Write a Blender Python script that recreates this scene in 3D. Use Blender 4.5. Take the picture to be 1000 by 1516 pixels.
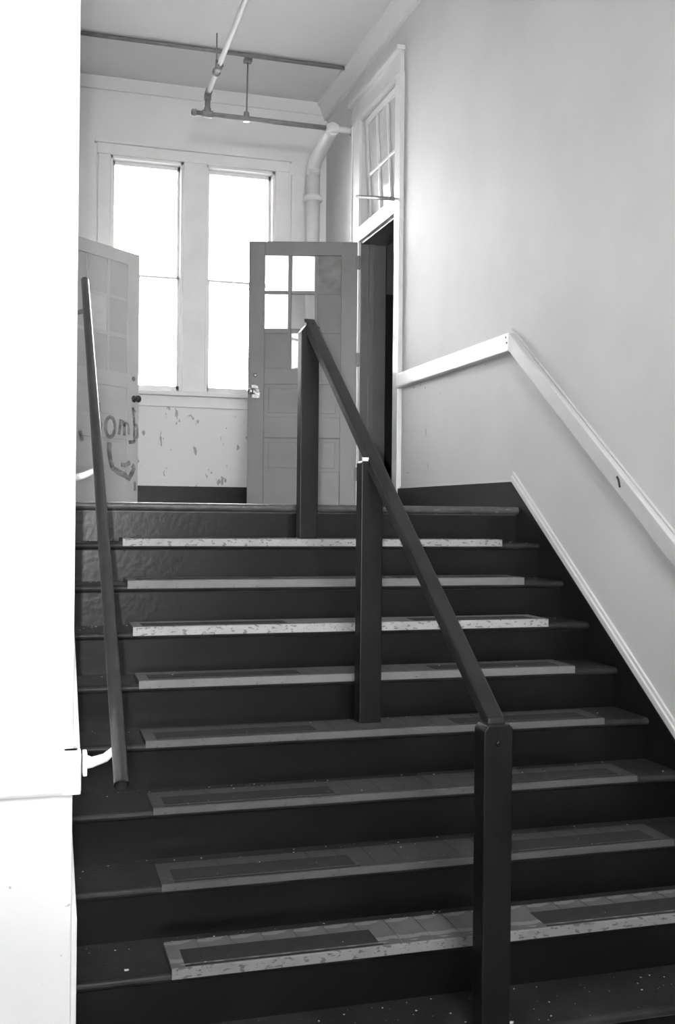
import bpy, bmesh, math, random
from mathutils import Vector, Matrix
random.seed(7)
for o in list(bpy.data.objects): bpy.data.objects.remove(o, do_unlink=True)
S = bpy.context.scene
COL = S.collection

# ------------------------------------------------------------------ camera
CAM = Vector((0.026, -4.988, -0.021)); YAW, PITCH, ROLL, FPX = 0.288, 0.002, 0.010, 1580.6
fw = Vector((math.sin(YAW)*math.cos(PITCH), math.cos(YAW)*math.cos(PITCH), math.sin(PITCH)))
rt0 = Vector((math.cos(YAW), -math.sin(YAW), 0)); up0 = rt0.cross(fw)
RT = math.cos(ROLL)*rt0 + math.sin(ROLL)*up0
UP = -math.sin(ROLL)*rt0 + math.cos(ROLL)*up0
cd = bpy.data.cameras.new('camera'); cam = bpy.data.objects.new('camera', cd); COL.objects.link(cam)
cd.sensor_fit = 'HORIZONTAL'; cd.sensor_width = 36; cd.lens = 36*FPX/1000; cd.clip_start = 0.02
cam.matrix_world = Matrix(((RT.x, UP.x, -fw.x, CAM.x), (RT.y, UP.y, -fw.y, CAM.y), (RT.z, UP.z, -fw.z, CAM.z), (0, 0, 0, 1)))
S.camera = cam

# ------------------------------------------------------------------ light
S.view_settings.view_transform = 'Standard'; S.view_settings.look = 'None'
S.view_settings.gamma = 1; S.view_settings.use_curve_mapping = False
S.view_settings.exposure = 0.0
w = bpy.data.worlds.new('sky'); S.world = w; w.use_nodes = True
w.node_tree.nodes['Background'].inputs[0].default_value = (1, 1, 1, 1)
w.node_tree.nodes['Background'].inputs[1].default_value = 40.0          # bright overcast day outside
fl = bpy.data.lights.new('camera_flash', 'SPOT'); fl.energy = 400; fl.shadow_soft_size = 0.012; fl.spot_size = math.radians(72); fl.spot_blend = 1.0
flo = bpy.data.objects.new('camera_flash', fl); COL.objects.link(flo)     # the photographer's flash, left of the lens
flo.location = CAM - RT*0.045 + UP*0.012
flo.rotation_euler = (fw - RT*.04 + UP*.17).to_track_quat('-Z', 'Y').to_euler()
hl = bpy.data.lights.new('hall_fill_light', 'AREA'); hl.shape = 'DISK'; hl.size = 0.5; hl.energy = 120  # added fill lamp, unseen behind the camera, to lift the right wall and landing
hlo = bpy.data.objects.new('hall_fill_light', hl); COL.objects.link(hlo); hlo.location = (0.6, -6.2, 3.38)

def ray(x, y): return RT*((x-500)/FPX) - UP*((y-758)/FPX) + fw

# ------------------------------------------------------------------ materials
def nt(name):
    m = bpy.data.materials.new(name); m.use_nodes = True
    return m, m.node_tree.nodes, m.node_tree.links, m.node_tree.nodes['Principled BSDF']
def g(v): return (v, v, v, 1)
def paint(name, a, b=None, rough=0.5, scale=6, lo=.35, hi=.65, bump=0, bscale=60, spec=.5, wear=None, stretch=(1, 1, 1), detail=6):
    """two-tone noise paint; wear = (value, scale, threshold, zlo, zhi) adds chips / scuffs with their own shape"""
    m, N, L, P = nt(name)
    P.inputs['Roughness'].default_value = rough; P.inputs['Specular IOR Level'].default_value = spec
    tc = N.new('ShaderNodeTexCoord'); mp = N.new('ShaderNodeMapping'); L.new(tc.outputs['Object'], mp.inputs[0])
    mp.inputs['Scale'].default_value = stretch
    n = N.new('ShaderNodeTexNoise'); n.inputs['Scale'].default_value = scale; n.inputs['Detail'].default_value = detail
    L.new(mp.outputs[0], n.inputs['Vector'])
    r = N.new('ShaderNodeValToRGB'); L.new(n.outputs[0], r.inputs[0])
    r.color_ramp.elements[0].position = lo; r.color_ramp.elements[1].position = hi
    r.color_ramp.elements[0].color = g(a); r.color_ramp.elements[1].color = g(a if b is None else b)
    out = r.outputs[0]
    if wear:
        val, sc, th, zl, zh, st = wear
        mp2 = N.new('ShaderNodeMapping'); L.new(tc.outputs['Object'], mp2.inputs[0]); mp2.inputs['Scale'].default_value = st
        n2 = N.new('ShaderNodeTexNoise'); n2.inputs['Scale'].default_value = sc; n2.inputs['Detail'].default_value = 3
        L.new(mp2.outputs[0], n2.inputs['Vector'])
        r2 = N.new('ShaderNodeValToRGB'); L.new(n2.outputs[0], r2.inputs[0])
        r2.color_ramp.elements[0].position = th; r2.color_ramp.elements[1].position = th+.03
        fac = r2.outputs[0]
        if zl is not None:
            sx = N.new('ShaderNodeSeparateXYZ'); L.new(tc.outputs['Object'], sx.inputs[0])
            a1 = N.new('ShaderNodeMath'); a1.operation = 'GREATER_THAN'; a1.inputs[1].default_value = zl; L.new(sx.outputs[2], a1.inputs[0])
            a2 = N.new('ShaderNodeMath'); a2.operation = 'LESS_THAN'; a2.inputs[1].default_value = zh; L.new(sx.outputs[2], a2.inputs[0])
            m1 = N.new('ShaderNodeMath'); m1.operation = 'MULTIPLY'; L.new(a1.outputs[0], m1.inputs[0]); L.new(a2.outputs[0], m1.inputs[1])
            m2 = N.new('ShaderNodeMath'); m2.operation = 'MULTIPLY'; L.new(m1.outputs[0], m2.inputs[0]); L.new(fac, m2.inputs[1]); fac = m2.outputs[0]
        mx = N.new('ShaderNodeMix'); mx.data_type = 'RGBA'; L.new(fac, mx.inputs[0]); L.new(out, mx.inputs[6]); mx.inputs[7].default_value = g(val)
        out = mx.outputs[2]
    L.new(out, P.inputs['Base Color'])
    if bump:
        n3 = N.new('ShaderNodeTexNoise'); n3.inputs['Scale'].default_value = bscale; L.new(tc.outputs['Object'], n3.inputs['Vector'])
        bp = N.new('ShaderNodeBump'); bp.inputs['Strength'].default_value = bump; bp.inputs['Distance'].default_value = .01
        L.new(n3.outputs[0], bp.inputs['Height']); L.new(bp.outputs[0], P.inputs['Normal'])
    return m
M = {}
M['wall'] = paint('wall_paint', .66, .72, .6, 1.5, bump=.06, bscale=120, spec=.22)
M['wall_scuffed'] = paint('scuffed_wall_paint', .80, .84, .5, 1.5, bump=.06, bscale=120, wear=(.36, 22, .65, .1, .88, (.8, 1, .45)))
M['pier'] = paint('pier_paint', .78, .82, .5, 2, bump=.05, bscale=120, wear=(.5, 45, .74, -1.6, -.75, (1, 1, 1)))
M['ceiling'] = paint('ceiling_paint', .82, .86, .7, 1.0)
M['trim'] = paint('gloss_trim_paint', .80, .85, .24, 5, bump=.05, bscale=40)
M['trim_satin'] = paint('satin_trim_paint', .80, .85, .38, 5, bump=.05, bscale=40)
M['rail_white'] = paint('chipped_white_rail_paint', .72, .80, .28, 4, wear=(.12, 28, .77, None, None, (1, 1, 1)))
M['rail_wall'] = paint('sloped_rail_paint', .62, .68, .45, 4, spec=.3, wear=(.2, 28, .79, None, None, (1, 1, 1)))
M['trim_wall'] = paint('moulding_paint', .72, .76, .45, 4, spec=.3)
M['dark'] = paint('dark_stair_paint', .006, .010, .42, 5, spec=.2, bump=.10, bscale=90, wear=(.16, 55, .80, None, None, (1, 1, 1)))
M['riser'] = paint('dark_riser_paint', .003, .006, .29, 4, spec=.34, bump=.08, bscale=40, wear=(.12, 40, .80, None, None, (1, 1, 1)), stretch=(1, 1, .4))
M['tread'] = paint('worn_tread_paint', .014, .028, .48, 8, spec=.25, bump=.12, bscale=60, wear=(.22, 60, .77, None, None, (1, 1, 1)))
M['dark_base'] = paint('dark_baseboard_paint', .012, .018, .4, 5, spec=.25)
M['post'] = paint('dark_post_paint', .005, .010, .40, 9, spec=.2, bump=.08, bscale=50, wear=(.22, 50, .82, None, None, (1, 1, 1)), stretch=(1, 1, .3))
M['rail_dark'] = paint('dark_rail_paint', .012, .020, .40, 9, spec=.25, wear=(.4, 30, .80, None, None, (1, 1, 1)))
M['pipe_dark'] = paint('dark_pipe_paint', .020, .030, .28, 20)
M['iron'] = paint('grey_iron', .19, .25, .4, 20)
M['pipe_white'] = paint('white_pipe_paint', .78, .84, .35, 8)
M['leaf_grey'] = paint('grey_door_paint', .16, .18, .4, 4, bump=.04, bscale=60)
M['leaf_light'] = paint('pale_door_paint', .70, .75, .42, 4, bump=.04, bscale=60)
M['board_grey'] = paint('grey_board', .17, .19, .5, 5)
M['board_light'] = paint('pale_board', .63, .67, .5, 5)  # set darker than the door paint, standing in for muntin shadow lines
M['jamb'] = paint('jamb_grey_paint', .15, .17, .35, 4)
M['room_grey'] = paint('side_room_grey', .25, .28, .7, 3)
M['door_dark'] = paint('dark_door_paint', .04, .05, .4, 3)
M['rubber'] = paint('rubber_insert', .020, .030, .6, 30)
M['groove'] = paint('groove_black', .012, .015, .6, 30)
M['floor'] = paint('hall_floor', .08, .12, .4, 5, wear=(.3, 60, .80, None, None, (1, 1, 1)))
M['landing'] = paint('landing_boards', .28, .36, .35, 6)
M['ground'] = paint('outdoor_ground', .58, .66, .8, 1)
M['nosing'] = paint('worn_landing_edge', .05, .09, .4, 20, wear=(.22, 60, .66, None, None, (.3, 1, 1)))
M['scuff'] = paint('exposed_plaster', .30, .38, .8, 60)
M['brass'] = paint('worn_lock_metal', .5, .65, .22, 30); M['brass'].node_tree.nodes['Principled BSDF'].inputs['Metallic'].default_value = .9
M['knob_dark'] = paint('dark_knob', .03, .04, .3, 20)
M['chip'] = paint('paint_chip', .55, .7, .6, 20)
M['frost'] = paint('frosted_pane', .78, .85, .3, 12)
M['hinge'] = paint('hinge_metal', .10, .12, .4, 20)
def glass(name, haze, tint=1.0, hv=.7):
    m, N, L, P = nt(name); N.remove(P); out = N['Material Output']
    t = N.new('ShaderNodeBsdfTransparent'); t.inputs[0].default_value = g(tint)
    gl = N.new('ShaderNodeBsdfGlossy'); gl.inputs['Roughness'].default_value = .03
    fr = N.new('ShaderNodeFresnel'); fr.inputs[0].default_value = 1.5
    mx = N.new('ShaderNodeMixShader'); L.new(fr.outputs[0], mx.inputs[0]); L.new(t.outputs[0], mx.inputs[1]); L.new(gl.outputs[0], mx.inputs[2])
    last = mx
    if haze:
        d = N.new('ShaderNodeBsdfDiffuse'); d.inputs[0].default_value = g(hv)
        n = N.new('ShaderNodeTexNoise'); n.inputs['Scale'].default_value = 9
        tc = N.new('ShaderNodeTexCoord'); L.new(tc.outputs['Object'], n.inputs['Vector'])
        mr = N.new('ShaderNodeMapRange'); mr.inputs[1].default_value = .3; mr.inputs[2].default_value = .7
        mr.inputs[3].default_value = max(0, haze-.2); mr.inputs[4].default_value = min(1, haze+.15); L.new(n.outputs[0], mr.inputs[0])
        m2 = N.new('ShaderNodeMixShader'); L.new(mr.outputs[0], m2.inputs[0]); L.new(mx.outputs[0], m2.inputs[1]); L.new(d.outputs[0], m2.inputs[2]); last = m2
    L.new(last.outputs[0], out.inputs[0]); return m
M['glass'] = glass('clear_glass', 0); M['glass_hazy'] = glass('hazy_glass', .12); M['glass_dirty'] = glass('dirty_glass', .75, .9, .3)
M['glass_transom'] = paint('painted_transom_glass', .56, .64, .10, 5)
def milky():
    m, N, L, P = nt('milky_glass'); N.remove(P); out = N['Material Output']
    t = N.new('ShaderNodeBsdfTransparent'); tr_ = N.new('ShaderNodeBsdfTranslucent'); tr_.inputs[0].default_value = g(.9)
    d = N.new('ShaderNodeBsdfDiffuse'); d.inputs[0].default_value = g(.7)
    n = N.new('ShaderNodeTexNoise'); n.inputs['Scale'].default_value = 7; tc = N.new('ShaderNodeTexCoord'); L.new(tc.outputs['Object'], n.inputs['Vector'])
    mr = N.new('ShaderNodeMapRange'); mr.inputs[1].default_value = .3; mr.inputs[2].default_value = .7; mr.inputs[3].default_value = .35; mr.inputs[4].default_value = .7; L.new(n.outputs[0], mr.inputs[0])
    a = N.new('ShaderNodeMixShader'); a.inputs[0].default_value = .15; L.new(tr_.outputs[0], a.inputs[1]); L.new(d.outputs[0], a.inputs[2])
    b = N.new('ShaderNodeMixShader'); L.new(mr.outputs[0], b.inputs[0]); L.new(t.outputs[0], b.inputs[1]); L.new(a.outputs[0], b.inputs[2])
    L.new(b.outputs[0], out.inputs[0]); return m
M['glass_milky'] = milky()
def spray():
    m, N, L, P = nt('spray_paint'); P.inputs['Base Color'].default_value = g(.10); P.inputs['Roughness'].default_value = .6
    tc = N.new('ShaderNodeTexCoord'); n = N.new('ShaderNodeTexNoise'); n.inputs['Scale'].default_value = 14; L.new(tc.outputs['Object'], n.inputs['Vector'])
    mr = N.new('ShaderNodeMapRange'); mr.inputs[1].default_value = .35; mr.inputs[2].default_value = .65; mr.inputs[3].default_value = .22; mr.inputs[4].default_value = .5
    L.new(n.outputs[0], mr.inputs[0]); L.new(mr.outputs[0], P.inputs['Alpha']); return m
M['spray'] = spray()

# ------------------------------------------------------------------ mesh helpers
def tag(o, label=None, cat=None, group=None, kind=None):
    if label: o['label'] = label
    if cat: o['category'] = cat
    if group: o['group'] = group
    if kind: o['kind'] = kind
    return o
def link(name, bm, mat, parent=None, smooth=False):
    me = bpy.data.meshes.new(name); bmesh.ops.recalc_face_normals(bm, faces=bm.faces); bm.to_mesh(me); bm.free()
    if smooth:
        for f in me.polygons: f.use_smooth = True
    me.materials.append(M[mat] if isinstance(mat, str) else mat)
    o = bpy.data.objects.new(name, me); COL.objects.link(o); o.parent = parent
    return o
def abox(bm, x0, x1, y0, y1, z0, z1, bev=0):
    t = bmesh.new(); bmesh.ops.create_cube(t, size=1)
    for v in t.verts: v.co = Vector(((x0+x1)/2+v.co.x*(x1-x0), (y0+y1)/2+v.co.y*(y1-y0), (z0+z1)/2+v.co.z*(z1-z0)))
    if bev: bmesh.ops.bevel(t, geom=list(t.edges), offset=bev, segments=2, affect='EDGES', profile=.6)
    merge(bm, t)
def merge(bm, t):
    me = bpy.data.meshes.new('tmp'); t.to_mesh(me); t.free(); bm.from_mesh(me); bpy.data.meshes.remove(me)
def box(name, x0, x1, y0, y1, z0, z1, mat, parent=None, bev=0):
    bm = bmesh.new(); abox(bm, x0, x1, y0, y1, z0, z1, bev); return link(name, bm, mat, parent)
def aprism(bm, poly, axis, a, b, bev=0):
    """polygon in the two other axes (in x,y,z order) extruded along axis from a to b"""
    t = bmesh.new()
    def P(q, c):
        l = list(q); l.insert('xyz'.index(axis), c); return Vector(l)
    A = [t.verts.new(P(q, a)) for q in poly]; B = [t.verts.new(P(q, b)) for q in poly]
    n = len(poly); t.faces.new(A); t.faces.new(B[::-1])
    for i in range(n): t.faces.new((A[i], B[i], B[(i+1) % n], A[(i+1) % n]))
    bmesh.ops.recalc_face_normals(t, faces=t.faces)
    if bev: bmesh.ops.bevel(t, geom=list(t.edges), offset=bev, segments=2, affect='EDGES', profile=.6)
    merge(bm, t)
def prism(name, poly, axis, a, b, mat, parent=None, bev=0):
    bm = bmesh.new(); aprism(bm, poly, axis, a, b, bev); return link(name, bm, mat, parent)
def atube(bm, pts, rad, seg=14, caps=True):
    pts = [Vector(q) for q in pts]; rads = rad if isinstance(rad, (list, tuple)) else [rad]*len(pts)
    rings = []; prev = None
    for i, q in enumerate(pts):
        d = ((pts[min(i+1, len(pts)-1)]-q).normalized() + (q-pts[max(i-1, 0)]).normalized()).normalized()
        ref = prev if prev is not None else (Vector((0, 0, 1)) if abs(d.z) < .9 else Vector((1, 0, 0)))
        u = d.cross(ref).normalized(); v = u.cross(d).normalized(); prev = v
        rings.append([bm.verts.new(q+rads[i]*(math.cos(a)*u+math.sin(a)*v)) for a in (2*math.pi*k/seg for k in range(seg))])
    for A, B in zip(rings, rings[1:]):
        for k in range(seg): bm.faces.new((A[k], A[(k+1) % seg], B[(k+1) % seg], B[k]))
    if caps: bm.faces.new(rings[0][::-1]); bm.faces.new(rings[-1])
def tube(name, pts, rad, mat, parent=None, seg=16, caps=True):
    bm = bmesh.new(); atube(bm, pts, rad, seg, caps); o = link(name, bm, mat, parent)
    for f in o.data.polygons: f.use_smooth = len(f.vertices) == 4
    return o
def empty(name, loc=(0, 0, 0), rz=0, **k):
    o = bpy.data.objects.new(name, None); o.empty_display_size = .1; COL.objects.link(o); o.location = loc; o.rotation_euler.z = rz
    tag(o, **k); return o
def holes(name, axis, c0, c1, u0, u1, z0, z1, hs, mat):
    """a wall between c0..c1 on axis with rectangular holes (ua,ub,za,zb)"""
    us = sorted({u0, u1, *[h[0] for h in hs], *[h[1] for h in hs]}); zs = sorted({z0, z1, *[h[2] for h in hs], *[h[3] for h in hs]})
    bm = bmesh.new()
    for i in range(len(us)-1):
        j = 0
        while j < len(zs)-1:
            def open_(j): return any(h[0] <= us[i] and us[i+1] <= h[1] and h[2] <= zs[j] and zs[j+1] <= h[3] for h in hs)
            if open_(j): j += 1; continue
            k = j
            while k+1 < len(zs)-1 and not open_(k+1): k += 1
            if axis == 'x': abox(bm, c0, c1, us[i], us[i+1], zs[j], zs[k+1])
            else: abox(bm, us[i], us[i+1], c0, c1, zs[j], zs[k+1])
            j = k+1
    return tag(link(name, bm, mat), kind='structure')

# ------------------------------------------------------------------ dimensions (metres; z = 0 at the underside of the landing nosing)
CH = {1: .034, 2: .035, 3: .036, 4: .031, 5: .026, 6: .0235, 7: .0225, 8: .031}
R, T = 0.17, 0.2404; SL = R/T
XW, XL_ = 2.50, 0.153            # right wall, left stair wall
YF = 3.80                        # window wall
ZC = 3.46                        # ceiling
ZF = -10*R+0.015                 # lower hall floor
ZL = 0.024                       # landing floor
YP = -2.30                       # front of the left wall end
def struct(o, label, cat): return tag(o, label, cat, kind='structure')

# ------------------------------------------------------------------ setting
struct(box('floor_hall', -4, XW, -8, -9*T+.03, ZF-.1, ZF, 'floor'), 'dark hall floor at the foot of the stairs', 'floor')
struct(box('floor_landing', XL_, XW, .06, YF, ZL-.12, ZL, 'landing'), 'landing floor at the top of the stairs', 'floor')
struct(box('ceiling', -4, 4.6, -8, YF, ZC, ZC+.1, 'ceiling'), 'pale painted ceiling above the stairs and landing', 'ceiling')
W1 = (.688, 1.278, .97, 2.86); W2 = (1.468, 2.050, .97, 2.86)      # window openings
struct(holes('wall_back', 'y', YF, YF+.16, XL_-.3, XW+.2, ZL-.12, ZC, [W1, W2], 'wall_scuffed'), 'pale scuffed wall around the two tall windows', 'wall')
struct(box('ground', -40, 40, -45, 45, -3.6, -3.5, 'ground'), 'grey ground outside the building', 'ground')
DR = (1.985, 2.80, ZL, 2.065); TR = (1.985, 2.80, 2.17, 2.99)
wr = holes('wall_right', 'x', XW, XW+.2, -8, YF, ZF, ZC, [(DR[0], DR[1], DR[2], DR[3]), (TR[0], TR[1], TR[2], TR[3])], 'wall')
struct(wr, 'long pale plaster wall along the right of the stairs', 'wall')
DL = (2.25, 3.09, ZL, 2.06)
struct(holes('wall_left', 'x', XL_-.2, XL_, YP+.2, YF, ZF, ZC, [DL], 'wall'), 'pale wall along the left of the stairs', 'wall')
struct(box('wall_front_left', -4, XL_, YP, YP+.2, ZF, ZC, 'pier', bev=.004), 'white wall end facing the hall beside the stairs', 'wall')
struct(box('wall_hall_left', -4.1, -4, -8, YP, ZF, ZC, 'wall'), 'left wall of the lower hall', 'wall')
W4 = (-.9, 1.3, 1.05, 2.55)        # opening added unseen behind the camera, daylight fill for right wall and landing
struct(holes('wall_hall_back', 'y', -8.2, -8, -4, XW, ZF, ZC, [W4], 'wall'), 'rear wall of the lower hall', 'wall')
e = struct(empty('fill_window', (.2, -8.1, W4[2])), 'wide fill window added out of view in the rear hall wall', 'window')
bm = bmesh.new()
for x_ in (-1.1, -.37, .34, 1.07): abox(bm, x_, x_+.03, -.03, .03, 0, 1.5)
for z_ in (0, 1.47): abox(bm, -1.1, 1.1, -.03, .03, z_, z_+.03)
link('frame', bm, 'trim_satin', e)
for k in range(3): box('pane', -1.07+.71*k, -.37+.71*k, -.004, 0, .03, 1.47, 'glass', e)
# rooms beyond the two doorways, closed boxes
bm = bmesh.new()
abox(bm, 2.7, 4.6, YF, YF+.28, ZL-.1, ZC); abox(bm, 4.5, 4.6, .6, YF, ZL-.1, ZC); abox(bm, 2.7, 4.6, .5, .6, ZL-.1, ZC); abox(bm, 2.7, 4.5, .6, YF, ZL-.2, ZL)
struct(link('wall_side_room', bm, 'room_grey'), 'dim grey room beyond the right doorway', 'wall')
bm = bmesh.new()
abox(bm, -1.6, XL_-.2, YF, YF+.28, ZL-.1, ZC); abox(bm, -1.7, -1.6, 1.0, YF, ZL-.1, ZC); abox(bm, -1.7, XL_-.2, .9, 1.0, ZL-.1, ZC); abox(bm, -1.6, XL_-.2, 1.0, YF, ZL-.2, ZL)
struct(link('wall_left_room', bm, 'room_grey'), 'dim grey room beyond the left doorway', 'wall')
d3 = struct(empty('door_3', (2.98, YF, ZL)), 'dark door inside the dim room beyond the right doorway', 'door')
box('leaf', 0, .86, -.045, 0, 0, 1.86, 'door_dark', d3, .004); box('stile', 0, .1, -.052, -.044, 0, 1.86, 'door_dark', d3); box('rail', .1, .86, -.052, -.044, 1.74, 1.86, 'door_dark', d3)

# crown mouldings
struct(prism('trim_1', [(XW, 3.34), (XW-.025, 3.34), (XW-.03, 3.365), (XW-.085, ZC-.03), (XW-.105, ZC-.02), (XW-.105, ZC), (XW, ZC)], 'y', -8, YF, 'ceiling'), 'cornice along the top of the right wall', 'trim')
struct(prism('trim_2', [(YF, 3.38), (YF-.02, 3.38), (YF-.07, ZC-.02), (YF-.08, ZC), (YF, ZC)], 'x', XL_, XW, 'ceiling'), 'cornice above the tall windows', 'trim')
struct(prism('trim_3', [(XL_, 3.34), (XL_+.025, 3.34), (XL_+.085, ZC-.03), (XL_+.105, ZC), (XL_, ZC)], 'y', YP+.2, YF, 'ceiling'), 'cornice along the top of the left wall', 'trim')

# ------------------------------------------------------------------ windows
def window(name, w, label):
    x0, x1, z0, z1 = w
    e = struct(empty(name, ((x0+x1)/2, YF, z0)), label, 'window'); X0, X1, H = x0-e.location.x, x1-e.location.x, z1-z0
    bm = bmesh.new()
    abox(bm, X0, X0+.02, 0, .15, 0, H); abox(bm, X1-.02, X1, 0, .15, 0, H); abox(bm, X0, X1, 0, .15, H-.02, H); abox(bm, X0, X1, .03, .17, 0, .02)
    link('frame', bm, 'trim_satin', e)
    mid = H*.5-.005
    for nm, y, a, b in (('upper_sash', .075, mid-.009, H-.02), ('lower_sash', .03, .02, mid+.009)):
        bm = bmesh.new(); s = .020
        abox(bm, X0+.02, X0+.02+s, y, y+.04, a, b); abox(bm, X1-.02-s, X1-.02, y, y+.04, a, b)
        abox(bm, X0+.02, X1-.02, y, y+.04, b-(.018 if nm[0] == 'l' else s+.01), b); abox(bm, X0+.02, X1-.02, y, y+.04, a, a+(.018 if nm[0] == 'u' else .03))
        for hx in (X0+.02, X1-.02-s):   # sash horns
            if nm[0] == 'u': abox(bm, hx, hx+s, y-.004, y+.04, a-.035, a)
        so = link(nm, bm, 'trim_satin', e)
        box('pane', X0+.04, X1-.04, y+.018, y+.022, a+.01, b-.01, 'glass', so)
    return e
window('window_1', W1, 'tall double-hung window above the scratched wall, beside the pale door')
window('window_2', W2, 'tall double-hung window partly behind the grey glazed door')
bm = bmesh.new(); yc = YF-.025
struct(box('trim_4', 1.278, 1.468, yc, YF, .97, 2.86, 'trim_satin', bev=.004), 'white mullion between the two tall windows', 'trim')
struct(box('trim_5', .588, .688, yc, YF, .97, 2.86, 'trim_satin', bev=.004), 'white casing beside the pale door window', 'trim')
struct(box('trim_6', 2.05, 2.165, yc, YF, .97, 2.86, 'trim_satin', bev=.004), 'white casing between window and white pipe', 'trim')
e = struct(empty('trim_7', (1.38, YF, 2.86)), 'white head casing across both tall windows', 'trim')
box('head_board', -.80, .79, -.028, 0, 0, .085, 'trim_satin', e, .004); box('cap', -.82, .81, -.05, 0, .085, .105, 'trim_satin', e, .004)
e = struct(empty('trim_8', (1.38, YF, .88)), 'white window sill and apron under both windows', 'trim')
box('sill', -.82, .81, -.06, .1, .055, .09, 'trim_satin', e, .006); box('apron', -.80, .79, -.022, 0, -.035, .055, 'trim_satin', e, .004)
struct(box('trim_9', .40, .575, YF-.02, YF, .2, 2.90, 'trim_satin', bev=.004), 'flat white panel strip left of the windows', 'trim')
struct(box('trim_10', 2.19, 2.335, YF-.02, YF, .2, 2.85, 'trim_satin', bev=.004), 'flat white panel strip behind the white pipe', 'trim')
struct(box('baseboard_back', XL_, XW, YF-.022, YF, ZL, .195, 'dark_base', bev=.003), 'dark baseboard under the windows', 'baseboard')

# ------------------------------------------------------------------ right doorway, casing and transom
e = struct(empty('trim_11', (XW, 2.39, ZL)), 'glossy white casing around the right doorway and transom', 'trim')
def tb(n, x0, x1, y0, y1, z0, z1, m='trim', b=.004): return box(n, x0-XW, x1-XW, y0-2.39, y1-2.39, z0-ZL, z1-ZL, m, e, b)
tb('side_board', XW-.022, XW, 1.862, 1.985, ZL, 3.0); tb('edge_bead', XW-.034, XW, 1.848, 1.866, ZL, 3.0)
tb('side_board', XW-.022, XW, 2.80, 2.965, ZL, 3.0); tb('edge_bead', XW-.034, XW, 2.962, 2.98, ZL, 3.0)
tb('transom_bar', XW-.024, XW+.12, 1.985, 2.80, 2.065, 2.175)
tb('head_board', XW-.026, XW, 1.86, 2.97, 3.0, 3.145); tb('cap', XW-.06, XW, 1.845, 2.985, 3.145, 3.175); tb('bead', XW-.034, XW, 1.86, 2.97, 2.995, 3.012)
for n, (y0, y1) in {'jamb': (1.985, 2.0), 'jamb.001': (2.785, 2.80)}.items(): tb('jamb', XW, XW+.2, y0, y1, ZL, 2.065, 'jamb', .002)
tb('jamb', XW, XW+.2, 1.985, 2.80, 2.045, 2.0651, 'jamb', 0)
tb('stop', XW+.06, XW+.10, 2.77, 2.786, ZL, 2.05, 'jamb', .002); tb('stop', XW+.06, XW+.10, 2.0, 2.014, ZL, 2.05, 'jamb', .002)
tb('threshold', XW, XW+.2, 1.985, 2.80, ZL, ZL+.012, 'dark_base', .003)
# transom sash, tipped a little into the room beyond
tr = struct(empty('window_3', (XW+.012, 2.3925, 2.985)), 'transom window of small panes above the right doorway', 'window'); tr.rotation_euler.y = -.05
h, wd = .80, .395
for y0, y1 in ((-wd, -wd+.045), (wd-.045, wd)): box('stile', 0, .04, y0, y1, -h, 0, 'trim', tr, .003)
for z0, z1 in ((-h, -h+.04), (-.05, 0)): box('rail', 0, .04, -wd+.045, wd-.045, z0, z1, 'trim', tr, .003)
for k in (1, 2): y = -wd+.045+(2*wd-.09)*k/3; box('muntin', 0, .035, y-.012, y+.012, -h+.04, -.05, 'trim', tr, .003)
box('muntin', 0, .035, -wd+.045, wd-.045, -.44, -.418, 'trim', tr, .003)
for c in range(3):
    for z0, z1 in ((-.418, -.05), (-h+.04, -.44)):
        a = -wd+.045+(2*wd-.09)*c/3; box('pane', .016, .02, a+.006, a+(2*wd-.09)/3-.006, z0, z1, 'glass_transom', tr)
stick = tube('transom_stick', [(XW-.045, 2.77, 2.40), (XW-.06, 1.895, 2.135)], .013, 'iron', seg=10)
tag(stick, 'thin grey stick leaning across the lower transom panes', 'stick')

# left doorway casing
e = struct(empty('trim_12', (XL_, 2.67, ZL)), 'white casing around the left doorway', 'trim')
def tl(n, x0, x1, y0, y1, z0, z1, m='trim'): return box(n, x0-XL_, x1-XL_, y0-2.67, y1-2.67, z0-ZL, z1-ZL, m, e, .004)
tl('side_board', XL_, XL_+.05, 2.13, 2.25, ZL, 2.06); tl('side_board', XL_, XL_+.05, 3.09, 3.21, ZL, 2.06); tl('head_board', XL_, XL_+.05, 2.13, 3.21, 2.06, 2.19)
tl('jamb', XL_-.2, XL_, 2.25, 2.262, ZL, 2.06, 'jamb'); tl('jamb', XL_-.2, XL_, 3.078, 3.09, ZL, 2.06, 'jamb')

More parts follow.
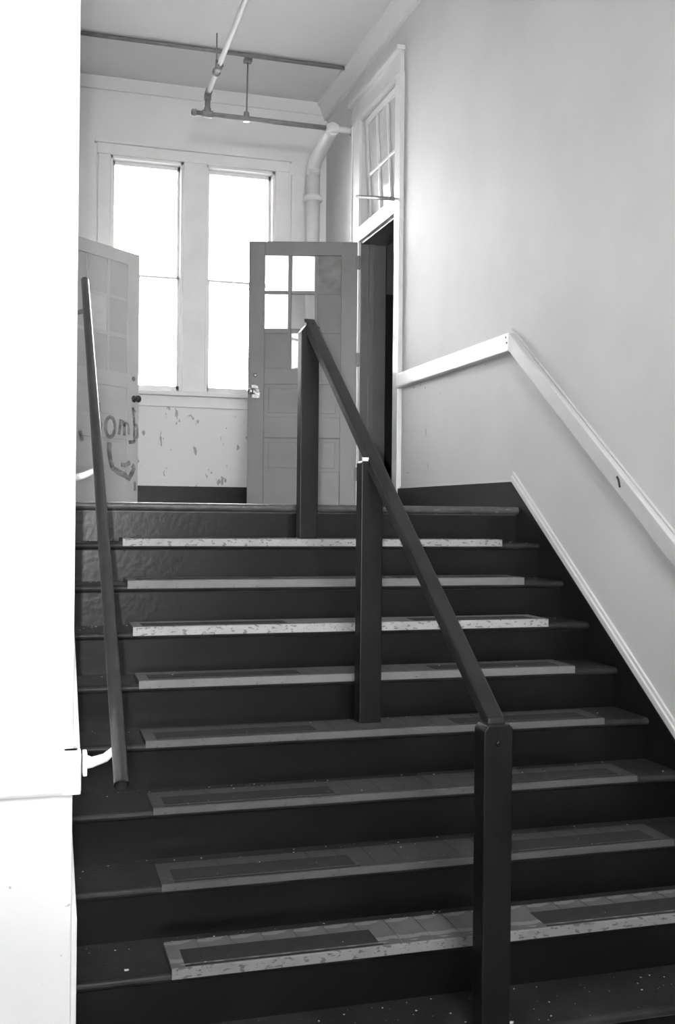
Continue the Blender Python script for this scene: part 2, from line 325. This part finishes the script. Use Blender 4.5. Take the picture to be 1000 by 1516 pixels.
# ------------------------------------------------------------------ door leaves
def leaf(name, H, F, s, mat, board, panes, label):
    """hinge H, free edge F (plan); s = side (local y) that faces the stairs; panes rows top-down, columns hinge-to-free"""
    d = Vector((F[0]-H[0], F[1]-H[1])); W = d.length
    e = struct(empty(name, (H[0], H[1], ZL+.012), math.atan2(d.y, d.x)), label, 'door')
    th = .042; y0, y1 = (-th, 0) if s > 0 else (0, th)
    z = lambda v: v-ZL-.012
    rc = .015 if s > 0 else .009
    st = W*.149; mu = .026; pw = (W-2*st-2*mu)/3
    box('stile', 0, st, y0, y1, 0, z(2.05), mat, e, .003); box('stile', W-st, W, y0, y1, 0, z(2.05), mat, e, .003)
    for a, b in ((ZL+.012, .297), (.554, .713), (.964, 1.081), (1.946, 2.05)): box('rail', st, W-st, y0, y1, z(a), z(b), mat, e, .003)
    for k in (1, 2): u = st+k*pw+(k-1)*mu; box('muntin', u, u+mu, y0+.006, y1-.006, z(1.081), z(1.946), mat, e, .003)
    for a, b in ((1.355, 1.386), (1.653, 1.674)):
        for k in range(3): u = st+k*(pw+mu); box('muntin', u, u+pw, y0+.006, y1-.006, z(a)-.002, z(b)+.002, mat, e, .003)
    for a, b in ((.297, .554), (.713, .964)):
        box('panel', st-.002, W-st+.002, y0+rc, y1-rc, z(a)-.002, z(b)+.002, mat, e)
        f = box('panel_field', st+.035, W-st-.035, y0+rc-.004, y1-rc+.004, z(a)+.03, z(b)-.03, mat, e, .003)
    ym = (y0+y1)/2
    for r_, (a, b) in enumerate(((1.674, 1.946), (1.386, 1.653), (1.081, 1.355))):
        for c in range(3):
            u = st+c*(pw+mu); kind = panes[r_][c]
            if kind == 'broken':      # two shards left in an empty light
                for poly in ([(u, z(a)), (u+pw*.75, z(a)), (u+pw*.3, z(a)+.035), (u, z(a)+.06)], [(u, z(b)), (u, z(b)-.09), (u+pw*.5, z(b)-.05), (u+pw, z(b)-.03), (u+pw, z(b))], [(u+pw*.45, z(a)+.03), (u+pw, z(a)), (u+pw, z(b)-.05), (u+pw*.35, z(b)-.08)]):
                    prism('pane', poly, 'y', ym-.002, ym+.002, 'glass_milky', e)
                continue
            tk = .002 if kind.startswith('glass') else .008
            p = box('pane', u, u+pw, ym-tk, ym+tk, z(a), z(b), kind, e)
            if kind == board: tag(p, 'painted board in place of a pane')
    return e, W, s*0, z
d1, W_1, _, zz = leaf('door_1', (2.460, 2.757), (1.668, 2.995), 1, 'leaf_grey', 'board_grey',
    [['glass_dirty', 'glass_milky', 'glass_milky'], ['board_grey', 'glass', 'glass_milky'], ['board_grey', 'broken', 'board_grey']],
    'grey panelled door with nine small lights standing open from the right doorway')
for v in (.25, 1.12, 1.86): box('hinge', -.022, .012, -.03, .003, v-.05, v+.05, 'hinge', d1, .002)
d2, W_2, _, zz = leaf('door_2', (.243, 3.098), (.923, 3.72), -1, 'leaf_light', 'board_light',
    [['board_light']*3, ['board_light', 'frost', 'board_light'], ['board_light']*3],
    'pale sprayed-on door with painted-over lights standing open from the left doorway')
for v in (.25, 1.12, 1.86): box('hinge', -.02, .012, -.003, .03, v-.05, v+.05, 'hinge', d2, .002)
def lathe(name, prof, mat, parent, base, n, seg=18):
    """profile (dist along n, radius)"""
    n = Vector(n).normalized(); return tube(name, [Vector(base)+n*a for a, _ in prof], [b for _, b in prof], mat, parent, seg)
KN = [(0, .028), (.004, .028), (.006, .012), (.03, .011), (.034, .022), (.042, .029), (.052, .029), (.06, .02), (.063, .004)]
lathe('knob', KN, 'knob_dark', d2, (W_2-.055, 0, zz(.885)), (0, -1, 0))
lathe('lock_cylinder', [(0, .018), (.006, .018), (.008, .012), (.012, .003)], 'iron', d2, (W_2-.065, 0, zz(1.046)), (0, -1, 0))
# torn lock on the grey door
bm = bmesh.new(); random.seed(3)
for k in range(9):
    u = W_1-.06+random.uniform(-.03, .03); v = zz(.907)+random.uniform(-.045, .045); a = random.uniform(.010, .02)
    abox(bm, u-a, u+a, 0.0, random.uniform(.006, .02), v-a*.7, v+a*.9, .002)
link('torn_lock_plate', bm, 'brass', d1)
lathe('knob', [(q*.8, b*.8) for q, b in KN], 'brass', d1, (W_1-.03, 0, zz(.905)), (.2, 1, 0))
lathe('lock_cylinder', [(0, .016), (.006, .016), (.008, .004)], 'brass', d1, (W_1-.055, 0, zz(1.03)), (0, 1, 0))
# graffiti on the pale door: pixels only give directions; the distance comes from the door's own face
Hh = Vector((.243, 3.098, 0)); dd = Vector((.923-.243, 3.72-3.098, 0)).normalized(); nn = Vector((dd.y, -dd.x, 0))
def onleaf(zx, zy):
    r_ = ray(130+zx/10.11, 590+zy/10.11); t = (Hh-CAM).dot(nn)/r_.dot(nn); P_ = CAM+r_*t
    return ((P_-Hh).dot(dd), P_.z-ZL-.012)
def ell(cx, cy, rx, ry): return [(cx+rx*math.cos(a), cy+ry*math.sin(a)) for a in [2*math.pi*k/20 for k in range(21)]]
strokes = [(ell(335, 425, 72, 150), 42), ([(165, 330), (195, 390), (190, 430), (165, 490)], 40), ([(465, 540), (478, 440), (490, 320), (525, 350), (548, 420), (545, 555)], 40),
    ([(548, 420), (560, 370), (595, 375), (612, 430), (612, 540)], 34), ([(670, 130), (690, 300), (692, 480), (692, 650)], 34), ([(692, 410), (720, 400), (742, 450), (742, 560), (700, 645), (610, 655)], 40),
    ([(668, 140), (715, 205)], 22), ([(325, 655), (318, 780), (335, 920), (370, 1040), (450, 1100), (560, 1150), (615, 1200), (660, 1110), (690, 1040), (660, 1000)], 62),
    ([(490, 985), (560, 1000), (630, 955)], 46), ([(700, 1240), (702, 1380)], 32), ([(160, 60), (165, 190)], 40), ([(-120, 480), (-90, 640)], 50)]
gr = bmesh.new(); lay = 0
for pts, wpx in strokes:
    P_ = [Vector(onleaf(*q)) for q in pts]; hw = wpx/10.11*.0054/2*1.45; lay += 1; yy = -.0012-.00012*lay
    L_, R_ = [], []
    for i, q in enumerate(P_):
        dv = (P_[min(i+1, len(P_)-1)]-P_[max(i-1, 0)]).normalized(); nv = Vector((-dv.y, dv.x))*hw
        L_.append(gr.verts.new((q.x+nv.x, yy, q.y+nv.y))); R_.append(gr.verts.new((q.x-nv.x, yy, q.y-nv.y)))
    for i in range(len(P_)-1): gr.faces.new((L_[i], L_[i+1], R_[i+1], R_[i]))
tag(link('graffiti', gr, 'spray', d2), 'dark sprayed lettering')

# ------------------------------------------------------------------ staircase
st = empty('staircase', (1.33, -1.2, ZF), label='dark painted staircase with worn tread covers rising to the landing', cat='staircase')
ox, oy, oz = st.location
def sb(n, x0, x1, y0, y1, z0, z1, m, par=st, b=0): return box(n, x0-ox, x1-ox, y0-oy, y1-oy, z0-oz, z1-oz, m, par, b)
XS0, XS1 = XL_+.018, XW-.024
def nosing(n, k, back, mat):      # tread board with bullnose; profile in YZ, top at -kR+.015
    zt = -k*R+(.015 if k else ZL); y = -k*T+(.006 if k else 0); hgt = .030 if k else .038
    arc = [(y+hgt/2-hgt/2*math.sin(a), zt-hgt/2+hgt/2*math.cos(a)) for a in [math.pi*i/8 for i in range(9)]]
    poly = arc+[(y+.035, zt-hgt), (y+.035, zt-hgt-.012), (y+.05, zt-hgt-.012), (back, zt-hgt-.012), (back, zt)]
    o = prism(n, [(a-oy, b-oz) for a, b in poly], 'x', XS0-ox, XS1-ox, mat, st); return o
for k in range(0, 10):
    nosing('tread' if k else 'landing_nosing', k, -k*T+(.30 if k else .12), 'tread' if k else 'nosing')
    zb = -(k+1)*R+.015 if k < 9 else ZF
    sb('riser', XS0, XS1, -k*T+.034, -k*T+.055, zb-.01, -k*R-.02, 'riser')
# tread covers with rubber inserts; CH = height of each cover's worn front edge
cov = {1: (.34, .26, .46), 2: (.17, .13, .55), 3: (.38, .26, .45), 4: (.17, .12, .5), 5: (.10, .085, .6), 6: (.085, .08, .6), 7: (.08, .075, .6), 8: (.24, .16, .50)}
CX0, CX1 = .453, 2.27
for k in range(1, 9):
    fa, ta, th = cov[k]
    mf = paint(f'worn_cover_edge_{k}', fa, fa*.8, .5, 10, wear=(fa*.4, 75, .575 if k in (1, 3, 8) else .66, None, None, (.55, 1, 1.2)), bump=.05)
    mt = paint(f'worn_cover_top_{k}', ta*.55, ta*.9, .45, 7, wear=((.24 if k == 8 else ta*1.3), 26, .57 if k == 8 else .66, None, None, (.35, 1, 1)), bump=.05)
    y = -k*T; z0 = -k*R
    c = empty('tread_cover'); c.parent = st; c.location = (CX0-ox, y-oy, z0-oz)
    Lc = CX1-CX0; h_ = CH[k]
    prism('cover_lip', [(0, 0), (.005, 0), (.005, .0145), (.2, .0145), (.2, h_-.004), (.004, h_-.0005), (0, h_-.003)], 'x', 0, Lc, mf, c)
    n = 18; bw = Lc/n; me = None
    for i in range(n):
        if me is None:
            bm = bmesh.new(); abox(bm, .0012, bw-.0012, .0042, .2, h_-.005, h_-.0002); o = link('board', bm, mt, c); me = o.data
        else:
            o = bpy.data.objects.new('board', me); COL.objects.link(o); o.parent = c
        o.location.x = i*bw
    for a, b in ((.04, .635), (1.195, 1.755)):
        box('rubber_insert', a, b, .03, .13, h_-.002, h_+.001, 'rubber', c); box('groove', a, b+.01, .007, .018, h_-.002, h_+.0006, 'groove', c)
# skirts
zc, yc_ = .157, .106
yb = -9*T+.02
skR = [(1.848, ZL), (1.848, zc), (yc_, zc), (yb, zc+SL*(yb-yc_)), (yb, ZF), (0.1, ZF+.9), (.1, ZL)]
prism('stringer', [(a-oy, b-oz) for a, b in skR], 'x', XW-.024-ox, XW-.0005-ox, 'dark', st)
skL = [(1.5, ZL), (1.5, zc), (yc_, zc), (yb, zc+SL*(yb-yc_)), (yb, ZF), (0.1, ZF+.9), (.1, ZL)]
prism('stringer', [(a-oy, b-oz) for a, b in skL], 'x', XL_+.0005-ox, XL_+.018-ox, 'dark', st)
# white mouldings above the stringer
bm = bmesh.new()
def band(bm, x0, x1, off0, off1, y0, y1): aprism(bm, [(y0, zc+SL*(y0-yc_)+off0), (y1, zc+SL*(y1-yc_)+off0), (y1, zc+SL*(y1-yc_)+off1), (y0, zc+SL*(y0-yc_)+off1)], 'x', x0, x1, .002)
m13 = struct(empty('trim_13', (XW, 0, 0)), 'white moulding running down above the dark stringer', 'trim')
def mk(name, fn, mat='trim_wall', par=m13):
    bm = bmesh.new(); fn(bm); return link(name, bm, mat, par)
mk('sloped_strip', lambda b: band(b, -.020, 0, 0, .032, yb, yc_)); mk('sloped_bead', lambda b: band(b, -.011, 0, .032, .052, yb, yc_+.003))
mk('level_strip', lambda b: abox(b, -.012, 0, yc_, 1.848, zc, zc+.012, .002))

# left-hand wall: wide white skirt board seen edge-on past the wall end
bm = bmesh.new()
yl0, yl1 = YP+.004, -.6
aprism(bm, [(yl0, ZF), (yl0, -1.02), (-1.9, -.84), (yl1, -.84+SL*(yl1+1.9)), (yl1, -.9+SL*(yl1+1.9)), (-1.9, -.95), (-2.17, -1.15), (-2.17, ZF)], 'x', XL_, XL_+.014, .003)
struct(link('baseboard_left', bm, 'trim_satin'), 'white skirt board on the left stair wall', 'baseboard')

# ------------------------------------------------------------------ wall rails (white boards)
def rail_thing(label): return empty('wall_rail', (0, 0, 0), label=label, cat='rail')
wrr = rail_thing('white wooden wall rail, level on the landing then sloping down the right wall'); wrr.location = (XW, .106, .84)
def yz(poly): return [(a-.106, b-.84) for a, b in poly]
zt = .936
prism('level_board', yz([(.106, .838), (1.848, .838), (1.848, zt), (.106, zt)]), 'x', -.045, 0, 'rail_white', wrr, .008)
ye = -2.2
prism('sloped_board', yz([(.110, zt), (.110, .838), (ye, .838+SL*(ye-.110)), (ye, zt+SL*(ye-.110))]), 'x', -.040, 0, 'rail_wall', wrr, .006)
prism('backing_strip', yz([(.106, zt), (.135, zt+.028), (ye, zt+.028+SL*(ye-.135)), (ye, zt+SL*(ye-.106))]), 'x', -.014, 0, 'rail_wall', wrr, .003)
bm = bmesh.new(); q = yz([(-.975, .135)])[0]
aprism(bm, [(q[0]-.02, q[1]-.03), (q[0]-.006, q[1]-.032), (q[0]+.004, q[1]-.002), (q[0]+.018, q[1]+.014), (q[0]+.006, q[1]+.02), (q[0]-.008, q[1]+.004)], 'x', -.0415, -.039)
tag(link('gouge_mark', bm, 'groove', wrr), 'black gouge in the white paint')
for dy, dz in ((.118, .915), (.11, .885)):
    lathe('screw_hole', [(0, .006), (.002, .006)], 'groove', wrr, (-.0455, yz([(dy, dz)])[0][0]+.012, yz([(dy, dz)])[0][1]), (-1, 0, 0), 10)

wrl = empty('wall_rail', (XL_, YP, -.708), label='white wooden rail on the white wall end, turning up the stairs', cat='rail')
prism('level_board', [(-.028, 0), (-.034, .01), (-.034, .098), (-.028, .108), (0, .108), (0, 0)], 'x', -4+.0-XL_+.02, .018, 'pier', wrl, .003)
box('corner_block', -.03, .019, -.036, .06, 0, .108, 'pier', wrl, .010)
prism('sloped_board', [(.02, .0), (.02, .108), (2.4, .108+SL*2.38), (2.4, SL*2.38)], 'x', .0, .018, 'trim_satin', wrl, .004)

# ------------------------------------------------------------------ centre banister
PX = 1.322
ban = empty('banister', (PX, -1.1, ZF), label='dark wooden banister rail on three square posts up the middle of the stairs', cat='banister')
def rz_(y): return .864+SL*(y+.14)
def post(y, zb, zt, ch, wdt=.088):
    w_ = wdt/2
    poly = [(-w_, zb-ZF), (w_, zb-ZF), (w_, zt-ZF-.01), (w_-.01, zt-ZF), (-w_+ch, zt-ZF), (-w_, zt-ZF-ch*1.3)]
    prism('post', poly, 'y', y+1.1, y+.07+1.1, 'post', ban, .004)
post(-.14, -R+CH[1], rz_(-.12)-.012, .022); post(-1.085, -5*R+CH[5], rz_(-1.085)-.01, .006); post(-2.235, ZF, rz_(-2.235)+.006, .012)
prism('rail', [(a+1.1, b-ZF) for a, b in ((-.085, rz_(-.085)+.004), (-2.205, rz_(-2.205)), (-2.205, rz_(-2.205)-.05), (-.085, rz_(-.085)-.046))], 'x', -.020, .034, 'rail_dark', ban, .007)
box('chip', -.044, -.018, -.002+.012, .006+.012, rz_(-1.085)-ZF-.012, rz_(-1.085)-ZF+.002, 'chip', ban)
bm = bmesh.new()
for (a, b, c, d) in ((-.02, -.008, 0, .012), (.006, .016, .004, .010)): abox(bm, a, b, .965, .985, rz_(-.12)-ZF-.02, rz_(-.12)-ZF-.012+d, .002)
link('splinter', bm, 'post', ban)
lathe('bolt_head', [(0, .009), (.003, .009), (.004, .003)], 'post', ban, (.0, -1.135, rz_(-2.235)-ZF-.045), (0, -1, 0), 10)

# ------------------------------------------------------------------ pipe handrail on the left wall
A = Vector((.250, -2.53, -.639)); B = Vector((.283, -.17, .995))
hp = empty('pipe_handrail', A, label='dark round pipe handrail on white brackets along the left wall', cat='handrail')
bm = bmesh.new(); D_ = (B-A)
u_ = D_.normalized()
atube(bm, [Vector(), D_], .0172, 24, caps=False); atube(bm, [Vector(), D_], .0140, 24, caps=False)
def ringcap(bm, at):
    pass
o = link('pipe', bm, 'pipe_dark', hp, True)
tube('end_rim', [Vector(), u_*.006], [.0176, .0176], 'pipe_dark', hp, 24, caps=False)
tube('end_plug', [u_*.03, u_*.034], [.0140, .0140], 'groove', hp, 20); tube('end_cap', [D_, D_+u_*.004], [.0172, .013], 'pipe_dark', hp, 20)
def pipe_at(py):      # the point of the pipe seen at image row py
    best = None
    for i in range(1001):
        P_ = A+D_*(i/1000); q = P_-CAM; yy = 758-FPX*q.dot(UP)/q.dot(fw)
        if best is None or abs(yy-py) < best[0]: best = (abs(yy-py), P_)
    return best[1]
for py, mat in ((1100, 'trim_satin'), (690, 'trim_satin'), (455, 'iron')):
    P_ = pipe_at(py)-A; wx = XL_+.018-A.x; zf = P_.z-.045
    b = tube('bracket', [(wx, P_.y, zf+.006), (wx+.02, P_.y, zf+.004), (wx+.05, P_.y, zf+.013), (P_.x-.012, P_.y, P_.z-.016), (P_.x, P_.y, P_.z-.012)], [.019, .013, .011, .009, .009], mat, hp, 12)
    o = box('wall_plate', wx-.002, wx+.008, P_.y-.016, P_.y+.016, zf-.025, zf+.032, mat, hp, .003); 

# ------------------------------------------------------------------ pipes under the ceiling
sp = empty('sprinkler_pipe', (1.348, 3.05, 3.0), label='grey and white sprinkler pipe hung below the landing ceiling', cat='pipe')
def S_(p): return Vector(p)-Vector((1.348, 3.05, 3.0))
tube('branch_pipe', [S_((1.25, 3.05, 3.0)), S_((2.279, 3.05, 3.0))], .019, 'iron', sp)
tube('end_cap', [S_((1.225, 3.05, 3.0)), S_((1.232, 3.05, 3.0)), S_((1.262, 3.05, 3.0))], [.018, .027, .027], 'iron', sp)
tube('tee', [S_((1.305, 3.05, 3.0)), S_((1.31, 3.05, 3.0)), S_((1.385, 3.05, 3.0)), S_((1.39, 3.05, 3.0))], [.022, .028, .028, .022], 'iron', sp)
tube('drop_pipe', [S_((1.348, 3.05, 3.0)), S_((1.348, 3.05, 3.045)), S_((1.348, 3.05, 3.05)), S_((1.348, 3.05, 3.12))], [.027, .026, .021, .021], 'iron', sp)
tube('elbow', [S_((1.348, 3.05, 3.105)), S_((1.348, 3.05, 3.13)), S_((1.349, 3.043, 3.147)), S_((1.35, 3.025, 3.157)), S_((1.35, 3.0, 3.158))], [.028, .028, .027, .027, .027], 'iron', sp)
tube('main_pipe', [S_((1.35, 3.03, 3.156)), S_((1.352, -2.0, 3.385))], .0185, 'pipe_white', sp)
for y_ in (2.60,):
    zz_ = 3.156+(3.03-y_)*.0455
    tube('coupling', [S_((1.351, y_+.05, zz_)), S_((1.351, y_-.05, zz_))], .026, 'iron', sp)
    tube('hanger_rod', [S_((1.351, y_+.09, zz_)), S_((1.351, y_+.09, ZC-.001))], .005, 'iron', sp, 8)
    tube('hanger_ring', [S_((1.351, y_+.08, zz_)), S_((1.351, y_+.10, zz_))], .031, 'iron', sp)
    tube('clevis', [S_((1.351, y_+.09, zz_+.028)), S_((1.351, y_+.09, zz_+.09))], [.012, .010], 'iron', sp, 8)
tube('hanger_rod', [S_((1.648, 3.05, 3.0)), S_((1.655, 3.05, ZC-.001))], .006, 'iron', sp, 8)
tube('clevis', [S_((1.648, 3.05, 2.975)), S_((1.648, 3.05, 3.045)), S_((1.649, 3.05, 3.055))], [.026, .022, .012], 'iron', sp, 12)
box('ceiling_flange', 1.655-.03-1.348, 1.655+.03-1.348, -.03, .03, ZC-.03-3.0, ZC-3.0, 'iron', sp, .004)
vp = empty('vertical_pipe', (2.335, 3.62, ZL), label='fat white pipe standing in the corner and bending towards the doorway', cat='pipe')
def V_(p): return Vector(p)-Vector((2.335, 3.62, ZL))
tube('riser_pipe', [V_((2.335, 3.62, ZL)), V_((2.335, 3.62, 2.87))], .058, 'pipe_white', vp, 24)
tube('sloped_pipe', [V_((2.335, 3.62, 2.80)), V_((2.335, 3.62, 2.86)), V_((2.335, 3.57, 2.905)), V_((2.338, 3.12, 3.0)), V_((2.338, 3.04, 3.0))], [.060, .060, .058, .055, .05], 'pipe_white', vp, 24)
tube('collar', [V_((2.335, 3.62, 2.585)), V_((2.335, 3.62, 2.592)), V_((2.335, 3.62, 2.628)), V_((2.335, 3.62, 2.635))], [.062, .082, .082, .062], 'pipe_white', vp, 24)
tube('sleeve', [V_((2.281, 3.05, 3.0)), V_((2.38, 3.05, 3.0))], .036, 'pipe_white', vp, 20)
tube('stub_pipe', [V_((2.36, 3.05, 3.0)), V_((XW-.001, 3.05, 3.0))], .024, 'pipe_white', vp, 16)
tube('wall_flange', [V_((XW-.012, 3.05, 3.0)), V_((XW-.001, 3.05, 3.0))], .04, 'iron', vp, 16)
tag(tube('ceiling_conduit', [(XL_+.1, 2.955, ZC-.016), (XW-.1, 2.955, ZC-.016)], .015, 'iron', seg=12), 'thin grey conduit crossing the landing ceiling', 'conduit')

# scuffs gouged into the plaster below the rail on the landing
random.seed(5)
def on_wall(x, y):
    r_ = ray(x, y); t = (XW-CAM.x)/r_.x; return CAM+r_*t
for (x, y, lx, ly) in ((613, 574, 4, 1.5), (623, 570, 3, 1.5), (630, 574, 2, 2), (607, 594, 1.2, 2), (611, 580, 1.5, 1.2), (631, 640, 1.0, 14), (634, 690, .8, 9), (604, 700, 6, 1.2), (720, 540, 2, 1.5), (652, 582, 1.2, 1)):
    c = on_wall(x, y); a = on_wall(x+lx, y); b_ = on_wall(x, y+ly); hy = abs(a.y-c.y)/2; hz = abs(b_.z-c.z)/2
    n = 7; poly = [(c.y+hy*math.cos(2*math.pi*i/n)*random.uniform(.5, 1.2), c.z+hz*math.sin(2*math.pi*i/n)*random.uniform(.5, 1.2)) for i in range(n)]
    prism('scuff_mark', poly, 'x', XW-.0006, XW+.002, 'scuff', wr)
# ------------------------------------------------------------------ litter
random.seed(11)
bm = bmesh.new()
def flake(bm, x, y, z, s):
    n = random.randint(4, 6); a0 = random.uniform(0, 6.28); q = random.uniform(.4, 1)
    vs = [(x+s*math.cos(a0+2*math.pi*i/n)*random.uniform(.6, 1), y+q*s*math.sin(a0+2*math.pi*i/n)*random.uniform(.6, 1)) for i in range(n)]
    A_ = [bm.verts.new((a, b, z+.0002)) for a, b in vs]; B_ = [bm.verts.new((a, b, z+.0002+s*random.uniform(.1, .5))) for a, b in vs]
    bm.faces.new(A_[::-1]); bm.faces.new(B_)
    for i in range(n): bm.faces.new((A_[i], A_[(i+1) % n], B_[(i+1) % n], B_[i]))
for k in range(1, 10):
    for i in range(60 if k < 9 else 130):
        x = random.uniform(XS0+.02, XS1-.02); on = CX0 < x < CX1 and k < 9
        yo = random.choice((random.uniform(.205, .262), random.uniform(.205, .262), random.uniform(.02, .25)))
        if k == 9: yo = random.uniform(.02, .26)
        z = -k*R+(CH[k]+.0012 if on and yo < .2 else .015)
        flake(bm, x, -k*T+yo, z, random.choice((.0014, .0018, .0025, .004)))
tag(link('paint_flakes', bm, 'chip'), 'tiny pale paint flakes scattered over the dark treads', 'debris', kind='stuff')
def chip(x, y, k, s, label, on=False):
    bm = bmesh.new(); flake(bm, 0, 0, 0, s); o = link('paint_chip', bm, 'chip'); o.location = (x, y, -k*R+(.0362 if on else .015)); tag(o, label, 'chip')
chip(1.425, -2.12, 9, .010, 'white paint chip on the lowest tread beside the front post')
chip(1.06, -2.08, 9, .007, 'small pale chip on the lowest tread left of the front post')
chip(.33, -1.86, 8, .008, 'pale chip on the bare left end of the lowest covered tread')
